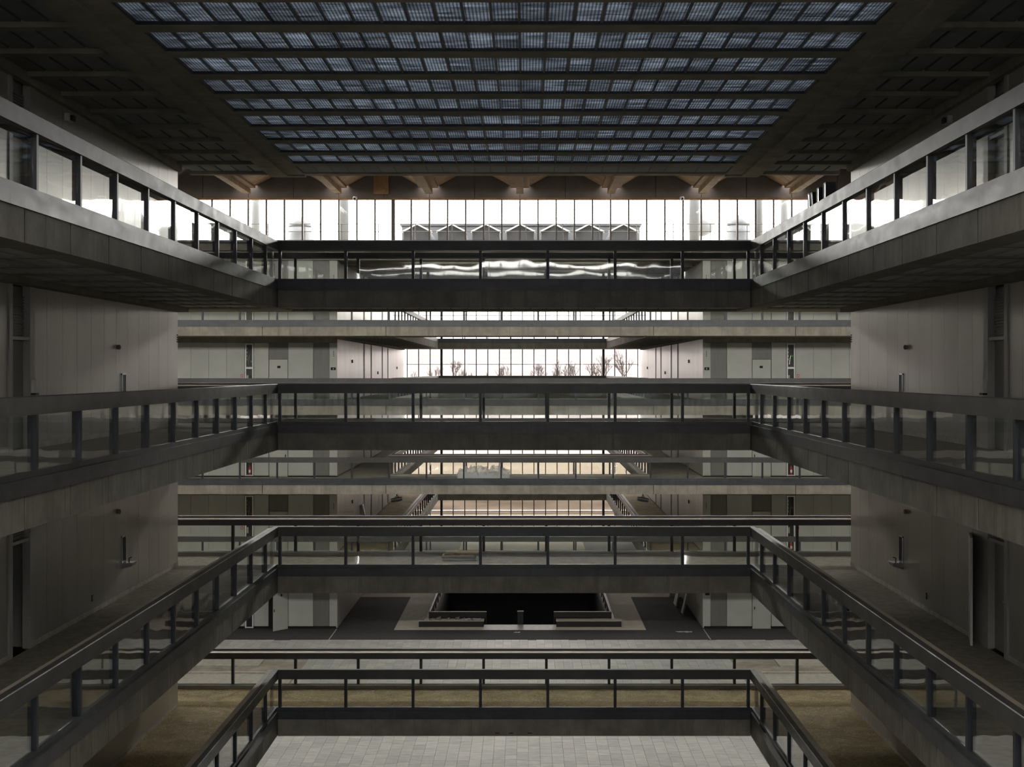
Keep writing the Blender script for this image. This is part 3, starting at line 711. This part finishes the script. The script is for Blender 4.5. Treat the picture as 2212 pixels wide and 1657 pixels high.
for k in range(-7, 7):
    for s, xv in ((1, k*4.572), (-1, (k+1)*4.572)):
        x0, x1 = xv+s*.46, xv+s*2.286
        z0, z1 = 22.42, 23.42
        if abs(xv) < 17:
            for j in range(16):
                y0 = 60.7+j*.43
                if s not in PL:
                    c = (0,0,0); me = bpy.data.meshes.new('roof_plank')
                    me.from_pydata(slope_box(0, 0, s*1.826, 1.0, 0, .40, .08), [], BOXF if s > 0 else [f[::-1] for f in BOXF]); me.materials.append(brown); PL[s] = me
                _link(bpy.data.objects.new('roof_plank', PL[s]), (x0, y0, z0), rt)
        fr = .86
        xm, zm = x0+(x1-x0)*fr, z0+(z1-z0)*fr
        B6 = BOXF if s > 0 else [f[::-1] for f in BOXF]
        mesh(rt, 'roof_deck', slope_box(x0, z0+.09, xm, zm+.09, 39.2, 68, .15), B6, brown_dark)
        mesh(rt, 'ridge_glazing', slope_box(xm, zm+.12, x1, z1+.12, 39.2, 62, .01), B6, roof_glass)
        mesh(rt, 'roof_deck', slope_box(xm, zm+.09, x1, z1+.09, 62, 68, .15), B6, brown_dark)
# cameras at the clerestory head
for px, side in ((767,'left'), (1473,'right')):
    x = (px-CX)/F*67.7+.345
    rt = root('security_camera', 'small security camera at the clerestory head, %s of centre' % side, 'camera', (x, 67.8, CT+.06))
    bx(rt, 'bracket', x-.03, x+.03, 67.7, 67.88, CT+.06, CT+.12, white)
    v, f = lathe([(.09,.10),(.12,.05),(.11,-.03),(.06,-.09)], (x, 67.65, CT+.02), 'z', 14); mesh(rt, 'dome', v, f, white)
    v, f = lathe([(.05,-.16),(.05,.0)], (x, 67.6, CT+.0), 'y', 10); mesh(rt, 'lens', v, f, black)

# ------------------------------------------------------------------ outdoors
for y0, y1, z0, z1, mt, lab in ((107.2,150,-.3,-.3,lawn,'brown winter lawn just beyond the end windows'), (150,215,-.3,-.3,field,'pale sandy field beyond the end windows'), (215,420,-.3,21,woods,'haze-paled grey wooded hillside beyond the field')):
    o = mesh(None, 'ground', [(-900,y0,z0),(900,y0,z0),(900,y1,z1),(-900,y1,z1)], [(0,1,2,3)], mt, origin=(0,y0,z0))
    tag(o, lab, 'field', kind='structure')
for i, (y0, y1, lab) in enumerate(((122,125,'near'), (128.5,129.5,'far'))):
    o = bx(None, 'path', -60, 60, y0, y1, -.3, -.2, road); tag(o, 'pale %s path across the winter field' % lab, 'path', kind='structure')
def tree_mesh(seed):
    r = random.Random(seed); parts = []
    def grow(p, d, ln, rad, lv):
        q = p + d*ln
        parts.append(tube(p, q, rad, 5 if lv < 2 else 3, rad*.65))
        if lv == 5: return
        for _ in range(3 if lv < 4 else 2):
            nd = (d + Vector((r.uniform(-.75,.75), r.uniform(-.75,.75), r.uniform(-.1,.45)))).normalized()
            grow(p + d*ln*r.uniform(.6,1), nd, ln*r.uniform(.6,.8), rad*.64, lv+1)
    grow(Vector((0,0,0)), Vector((0,0,1)), 5.0, .42, 0)
    v, f = merge(parts); me = bpy.data.meshes.new('bare_tree'); me.from_pydata(v, [], f); me.materials.append(bark); return me
TM = [tree_mesh(k) for k in (3, 11, 19, 27)]
order = ['first','second','third','fourth','fifth','sixth','seventh','eighth','ninth','tenth','eleventh','twelfth','thirteenth','fourteenth','fifteenth','sixteenth','seventeenth','eighteenth']
for i in range(18):
    x = -31+i*3.75+R.uniform(-.5,.5)
    y = 285+R.uniform(-20,20)
    o = bpy.data.objects.new('bare_tree', TM[i % 4]); _link(o, (x, y, -.3+max(0, y-215)*.1039-.15), None)
    sc_ = R.uniform(.62,.78)*(.75+.35*i/17); o.scale = (sc_*.85, sc_*.85, sc_); o.rotation_euler = (0,0,R.uniform(0,6.28))
    tag(o, '%s bare winter tree from the left beyond the end windows' % order[i], 'tree', 'bare trees beyond the windows')

RZ = CE+.92
# roof guard rail
rt = root('roof_guard_rail', 'thin roof guard rail outside the clerestory', 'railing', (0, 69.4, RZ))
for k in range(-14, 15):
    x = k*1.9+.3
    v, f = tube((x, 69.4, RZ), (x, 69.4, RZ+1.03), .022, 6); mesh(rt, 'post', v, f, blackmetal)
for h, nm in ((1.03,'top_rail'), (.64,'middle_rail')):
    v, f = tube((-28, 69.4, RZ+h), (28, 69.4, RZ+h), .02, 6); mesh(rt, nm, v, f, blackmetal)
# row of gabled roof lights
zr = 13.13
order7 = ['first','second','third','fourth','fifth','sixth','seventh']
for k in range(7):
    xc = (k-3)*BAY
    rt = root('roof_light', '%s gabled roof light from the left outside the clerestory' % order7[k], 'roof light', (xc, 71.6, RZ), 'gabled roof lights')
    za, zv = zr+7.78, zr+7.40
    x0, x1 = xc-.72, xc+.72
    V = [(x0,71.6,RZ),(x1,71.6,RZ),(x1,71.6,zv),(xc,71.6,za),(x0,71.6,zv)]
    V += [(a,76.0,c) for a,b,c in V]
    mesh(rt, 'gable_body', V, [(0,1,2,3,4),(9,8,7,6,5),(0,5,6,1),(1,6,7,2),(2,7,8,3),(3,8,9,4),(4,9,5,0)], galv)
    for s in (-1,1):
        V = [(xc, 71.5, za+.0),(xc, 71.5, za+.07),(xc+s*.80, 71.5, zv+.05),(xc+s*.80, 71.5, zv-.04)]; V += [(a, 71.62, c) for a,b,c in V]
        mesh(rt, 'flashing', V, [(0,1,2,3),(7,6,5,4),(0,4,5,1),(1,5,6,2),(2,6,7,3),(3,7,4,0)], white)
o_ = root('roof_penthouse', 'low dark plant room behind the gabled roof lights', 'plant room', (0, 78, RZ))
bx(o_, 'walls', -6.85, 6.85, 77.5, 84, RZ, zr+318/F*77.5-.1, galv); bx(o_, 'parapet', -6.95, 6.95, 77.4, 84.1, zr+318/F*77.5-.1, zr+318/F*77.5, galv)
def vent(px, ytop, rpx, y, lab):
    x = (px-CX)/F*y+.345; r = rpx/F*y; zt = zr+(CY-ytop)/F*y
    rt = root('roof_vent', lab, 'roof vent', (x, y, RZ), 'domed roof vents')
    hq = zt-RZ-r; prof = [(r*1.6,0),(r*1.35,hq*.3),(r*1.02,hq*.75),(r,hq)]
    v, f = lathe([(a, b) for a,b in prof], (x,y,RZ), 'z', 28); mesh(rt, 'skirt', v, f, galv, True)
    v, f = lathe([(r*math.cos(q*math.pi/16), r*math.sin(q*math.pi/16)) for q in range(8)], (x,y,zt-r), 'z', 28); mesh(rt, 'dome', v, f, galv, True)
vent(648, 467, 25, 74, 'domed metal roof vent seen through the left clerestory')
vent(1595, 464, 25, 74, 'domed metal roof vent seen through the right clerestory')
def stack(px, wpx, y, lab, hh=9, mat=None):
    x = (px-CX)/F*y+.345; r = wpx/2/F*y
    rt = root('flue_stack', lab, 'flue stack', (x, y, RZ), 'pale flue stacks on the roof')
    v, f = lathe([(r,.0),(r,hh)], (x,y,RZ), 'z', 20); mesh(rt, 'pipe', v, f, galv_pale, True)
    v, f = lathe([(r*1.4,.0),(r*1.4,.12),(r*1.05,.2)], (x,y,RZ), 'z', 20); mesh(rt, 'collar', v, f, galv, True)
stack(552, 17, 78, 'pale flue stack at the left end of the clerestory view')
stack(742, 22, 76, 'broad pale flue stack right of the left domed vent')
stack(1500, 22, 76, 'broad pale flue stack left of the right domed vent')
stack(1640, 15, 75, 'slim pale flue stack just right of the right domed vent')
stack(1694, 16, 79, 'pale flue stack at the right end of the clerestory view')
x = (1514-CX)/F*84+.345; r = 31/F*84
rt = root('roof_tank', 'large pale round tank behind the right flue stack', 'tank', (x, 84, RZ))
v, f = lathe([(r*max(.05,math.cos(a*math.pi/20)), r*math.sin(a*math.pi/20)) for a in range(-10, 11)], (x,84,zr+322/F*84), 'z', 32); mesh(rt, 'shell', v, f, galv_pale, True)
v, f = lathe([(r*.6,0),(r*.5,.9)], (x,84,RZ), 'z', 20); mesh(rt, 'stand', v, f, galv_pale, True)

# ------------------------------------------------------------------ ground floor
PX, P0, P1 = 4.65, 69.75, 88.0
rt = root('floor', 'slate tiled ground floor of the crossing', 'floor', (0, 50, 0), kind='structure')
boxes(rt, 'subfloor', [(-XE,XE,-3,65.85,-.4,-.1)], grout)
for s in (-1, 1):
    bx(rt, 'bare_strip', s*9.6, s*XE, 41, 61.4, -.1, -.04, screed)
    bx(rt, 'broken_kerb', s*9.75, s*15.5, 58.6, 58.85, -.04, .02, stone)
    bx(rt, 'pale_slab', s*11.6, s*17.5, 59.9, 61.35, -.04, .03, stone)
    bx(rt, 'pale_slab', s*9.7, s*18.5, 55.4, 58.5, -.04, -.01, stone)
TL = [.46, .61, .76, .92]
tiles = []; far_tiles = []
c = -60
for c in range(-75, 75):
    x0 = c*.4
    rr = random.Random(c*7+1)
    y = 39.0+rr.uniform(0, .6)
    while y < 65.85:
        l = rr.choice(TL); y1 = min(y+l, 65.85)
        bare = abs(x0+.2) > 9.55 and y1 > 41 and y < 61.4
        if not bare and y1-y > .1:
            vis = 44.9 < y and y1 < 48.4 and abs(x0+.2) < 8.6
            (tiles if vis and l == y1-y else far_tiles).append((x0, y, l if vis else y1-y))
        y = y1
tiles.sort(key=lambda q: q[1])
far_tiles += tiles[290:]; tiles = tiles[:290]
for x0, y, l in tiles:
    bx(rt, 'tile', x0+.004, x0+.396, y+.004, y+l-.004, -.1, .002*R.random(), tile_mat)
o = boxes(rt, 'remaining_tiles', [(x0+.004, x0+.396, y+.004, y+l-.004, -.1, .002*R.random()) for x0,y,l in far_tiles], tile_mat); o['kind'] = 'stuff'
# carpeted floor of the far court round the stair well
rt = root('floor_far', 'charcoal and beige carpeted ground floor of the far court', 'floor', (0, 70, 0), kind='structure')
boxes(rt, 'subfloor', [(-XE,XE,65.85,68.3,-.4,-.02),(-XE,-PX,68.3,YW,-.4,-.02),(PX,XE,68.3,YW,-.4,-.02),(-PX,PX,68.3,P0,-.4,-.02),(-PX,PX,P1,YW,-.4,-.02)], grout)
bx(rt, 'front_carpet', -22, 22, 65.86, 68.3, -.02, .004, carpet_dark)
for s in (-1, 1):
    bx(rt, 'side_carpet', s*6.4, s*XW, 68.3, 78.3, -.02, .004, carpet_dark)
    bx(rt, 'side_beige', s*PX, s*6.4, 68.3, 78.3, -.02, .003, beige)
    bx(rt, 'end_beige', s*PX, s*XW, 78.3, 90, -.02, .003, beige)
    bx(rt, 'wing_carpet', s*XW, s*22, 68.3, 68.7, -.02, .004, carpet_dark)
    bx(rt, 'metal_strip', s*(XW-.0), s*(XW+.05), 65.86, 68.55, .003, .012, stone)
    bx(rt, 'bench_beige', s*1.85, s*PX, 68.3, P0, -.02, .003, beige)
bx(rt, 'threshold', -1.85, 1.85, 68.3, P0, -.02, .006, stone)
bx(rt, 'back_beige', -PX, PX, P1, YW-.3, -.02, .003, beige)
pit = root('stair_well', 'dark sunken stair well in the far court floor', 'stair well', (0, 76, -3.6), kind='structure')
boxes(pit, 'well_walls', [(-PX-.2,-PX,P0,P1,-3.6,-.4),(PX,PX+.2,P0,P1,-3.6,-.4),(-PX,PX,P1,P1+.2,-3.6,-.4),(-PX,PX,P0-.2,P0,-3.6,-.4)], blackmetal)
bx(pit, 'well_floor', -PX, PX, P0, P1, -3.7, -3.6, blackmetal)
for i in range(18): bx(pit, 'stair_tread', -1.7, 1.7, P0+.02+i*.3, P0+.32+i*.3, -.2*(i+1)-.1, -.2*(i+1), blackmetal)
for s, side in ((-1,'left'), (1,'right')):
    rt = root('bench', 'long low dark bench before the stair well, %s of the steps' % side, 'bench', (s*3.5, 69.4, 0), 'benches before the stair well')
    bx(rt, 'body', s*1.87, s*5.2, 69.1, 69.66, .0, .30, blackmetal); bx(rt, 'seat_top', s*1.85, s*5.22, 69.08, 69.68, .30, .33, beige)
    rt = root('well_parapet', 'dark panel parapet round the stair well corner, %s of the steps' % side, 'parapet', (s*3.5, 69.9, 0), 'stair well parapets')
    bx(rt, 'front_panel', s*1.76, s*4.72, 69.85, 69.9, .33, .64, blackmetal); bx(rt, 'front_cap', s*1.74, s*4.74, 69.83, 69.92, .64, .67, stone)
    bx(rt, 'end_post', s*1.74, s*1.79, 69.83, 69.9, 0, .64, blackmetal); bx(rt, 'corner_post', s*4.68, s*4.74, 69.83, 69.9, 0, .64, blackmetal)
    bx(rt, 'side_cap', s*4.64, s*4.74, 69.92, P1, .64, .67, stone); bx(rt, 'side_panel', s*4.67, s*4.71, 69.92, P1, .3, .62, blackmetal)
    bx(rt, 'side_coping', s*4.78, s*4.98, 69.8, P1, .003, .06, stone)
    for i in range(9): bx(rt, 'side_post', s*4.66, s*4.72, 70.9+i*1.83, 70.95+i*1.83, 0, .3, blackmetal)
rt = root('stair_newel', 'slim dark handrail post at the middle of the steps', 'handrail', (0, 70, 0))
bx(rt, 'post', -.14, .16, 69.97, 70.03, -1.0, .63, blackmetal); bx(rt, 'top_plate', -.16, .18, 69.94, 70.06, .63, .67, stone)
# rubble and paper on the left bench
for i in range(7):
    x = -5.0+i*.42+R.uniform(-.1,.1); y = 69.35+R.uniform(-.15,.15); s = R.uniform(.05,.12)
    V = [(x+s*dx*R.uniform(.6,1.4), y+s*dy*R.uniform(.6,1.3), .331+ (s*R.uniform(.6,1.6) if dz else 0)) for dz in (0,1) for dx,dy in ((-1,-1),(1,-1),(1,1),(-1,1))]
    o = mesh(None, 'rubble_lump', V, BOXF, rubble, origin=(x,y,.331)); tag(o, '%s lump of broken plaster from the left on the left bench' % ['first','second','third','fourth','fifth','sixth','seventh'][i], 'rubble', 'rubble on the left bench')
V, Fc = [], []
for j in range(4):
    for i in range(9): V.append((-3.0+i*.12, 69.15+j*.13, .334+.05*abs(math.sin(i*1.7+j*2.1))))
for j in range(3):
    for i in range(8): Fc.append((j*9+i, j*9+i+1, (j+1)*9+i+1, (j+1)*9+i))
o = mesh(None, 'crumpled_paper', V, Fc, paper, origin=(-2.5,69.3,.334)); tag(o, 'crumpled pale paper sheet on the left bench', 'paper')
sm = o.modifiers.new('thick', 'SOLIDIFY'); sm.thickness = .004

# ------------------------------------------------------------------ things left lying on the walkways
z = FL[3]
def cloth(x0, x1, y0, y1, z0, h, seed, n=10, amp=.02):
    r = random.Random(seed); V, Fc = [], []
    for lay in (0, 1):
        for j in range(6):
            for i in range(n):
                u, v = i/(n-1), j/5
                e = min(u, 1-u, v, 1-v); rd = min(1, e/.12)
                zz = z0 + (h*(.55+.45*rd) + r.uniform(-amp, amp) if lay else 0)
                V.append((x0+(x1-x0)*u+r.uniform(-.015,.015), y0+(y1-y0)*v+r.uniform(-.015,.015), zz))
    N = 6*n
    for j in range(5):
        for i in range(n-1):
            a = j*n+i; Fc.append((a, a+n, a+n+1, a+1)); Fc.append((N+a, N+a+1, N+a+n+1, N+a+n))
    rim = [i for i in range(n)] + [j*n+n-1 for j in range(1,6)] + [5*n+i for i in range(n-2,-1,-1)] + [j*n for j in range(4,0,-1)]
    for a, b in zip(rim, rim[1:]+rim[:1]): Fc.append((a, b, N+b, N+a))
    return V, Fc
rt = root('folded_blankets', 'folded tan blankets piled on the footbridge, third storey from top', 'blankets', (-1.55, 38.7, z))
v, f = cloth(-2.05, -1.08, 38.2, 38.9, z+.002, .07, 1); mesh(rt, 'pale_underlayer', v, f, paper, True)
v, f = cloth(-2.08, -1.1, 38.26, 38.96, z+.072, .07, 2); mesh(rt, 'upper_blanket', v, f, tan, True)
v, f = cloth(-2.0, -1.05, 38.4, 39.0, z+.142, .06, 3); mesh(rt, 'top_blanket', v, f, tan, True)
m_, t_, p_ = nt('clear_plastic_sheet'); p_.inputs['Base Color'].default_value = (.8,.82,.82,1); p_.inputs['Roughness'].default_value = .2; p_.inputs['Alpha'].default_value = .45
plastic = m_
rt = root('plastic_sheeting', 'heap of clear plastic sheeting on the far walkway, third storey from top', 'plastic sheet', (-1.8, 67.2, z))
v, f = cloth(-3.1, -.5, 66.6, 67.9, z+.002, .55, 5, 26, .16); mesh(rt, 'sheet', v, f, plastic)
v, f = cloth(-2.8, -.8, 66.7, 67.7, z+.002, .35, 6, 12, .05); mesh(rt, 'wrapped_boards', v, f, paper)
for sx, side in ((-6.06,'left'), (6.06,'right')):
    zz = FL[3]-SL; y = 66.35
    rt = root('stage_spotlight', 'black stage spotlight hanging under the far walkway, '+side, 'spotlight', (sx, y, zz), 'stage spotlights')
    v, f = tube((sx, y, zz), (sx, y, zz-.14), .03, 8); mesh(rt, 'clamp', v, f, blackmetal)
    s = -1 if sx > 0 else 1
    v, f = merge([tube((sx-.14, y-.13, zz-.33), (sx-.06, y-.13, zz-.14), .012), tube((sx-.06, y-.13, zz-.14), (sx+.06, y+.13, zz-.14), .012), tube((sx+.06, y+.13, zz-.14), (sx+.14, y+.13, zz-.33), .012)]); mesh(rt, 'yoke', v, f, blackmetal)
    d = Vector((s*.95, -.1, .18)).normalized(); c = Vector((sx, y, zz-.3))
    v, f = merge([tube(c-d*.28, c+d*.05, .10, 14, .115), tube(c+d*.05, c+d*.27, .115, 14, .09)]); b = mesh(rt, 'lamp_can', v, f, blackmetal)
    v, f = tube(c-d*.281, c-d*.285, .085, 14); mesh(b, 'lens', v, f, chrome)

# boards leaning against the far court walls, scraps on the carpet, slots in the lowest bridge
def leaning(name, label, s, y, wd, ht, z, mat, lean=.35):
    x = s*XW-s*.03
    V = []
    for t in (0, -s*.035):
        V += [(x-s*lean+t, y-wd/2, z+.006), (x-s*lean+t, y+wd/2, z+.006), (x+t, y+wd/2, z+ht), (x+t, y-wd/2, z+ht)]
    rt = root(name, label, 'board', (x-s*lean, y, z))
    mesh(rt, 'sheet', V, [(0,1,2,3),(7,6,5,4),(0,4,5,1),(1,5,6,2),(2,6,7,3),(3,7,4,0)], mat)
    V2 = [(a-s*.05, y-wd/2-.02+(.04 if i in (1,2,5,6) else 0), c) for i,(a,b,c) in enumerate(V)]
    mesh(rt, 'edge_batten', V2, [(0,1,2,3),(7,6,5,4),(0,4,5,1),(1,5,6,2),(2,6,7,3),(3,7,4,0)], blackmetal)
dark_board = mottled('dark_brown_board', (.05,.036,.028), (.085,.062,.048), 3, rough=.6)
leaning('leaning_board', 'pale board leaning on the left far court wall, lowest gallery storey', -1, 78.6, .9, 1.5, FL[2], grey_panel)
leaning('brown_board', 'nearest dark brown board leaning on the right ground storey wall', 1, 72.9, 1.0, 2.2, 0, dark_board, .5)
leaning('brown_board', 'middle dark brown board leaning on the right ground storey wall', 1, 75.6, 1.4, 2.5, 0, dark_board, .6)
leaning('brown_board', 'farthest dark brown board leaning on the right ground storey wall', 1, 79.0, 1.6, 2.4, 0, dark_board, .6)
def scrap(x, y, wx, wy, label, seed):
    r = random.Random(seed); n = 7; V, Fc = [], []
    for j in range(3):
        for i in range(n): V.append((x+wx*(i/(n-1)-.5)+r.uniform(-.04,.04), y+wy*(j/2-.5)*(1-abs(i/(n-1)-.5)), .008+r.uniform(0,.04)))
    for j in range(2):
        for i in range(n-1): Fc.append((j*n+i, j*n+i+1, (j+1)*n+i+1, (j+1)*n+i))
    o = mesh(None, 'paper_scrap', V, Fc, paper, origin=(x,y,.008)); tag(o, label, 'paper')
    o.modifiers.new('thick', 'SOLIDIFY').thickness = .004
scrap(8.25, 67.75, .8, .3, 'torn white paper on the dark carpet near the right far corner', 1)
scrap(-.15, 67.6, .3, .16, 'small white paper scrap on the dark carpet before the steps', 2)
fb = [o for o in WL if o.name.startswith('floor_footbridge') and abs(WL[o].z-FL[2]) < .01][0]
for x in (-.45, -.08, .43): bx(fb, 'drain_slot', x-.06, x+.06, YN+.022, YN+.03, FL[2]-.57, FL[2]-.55, black)
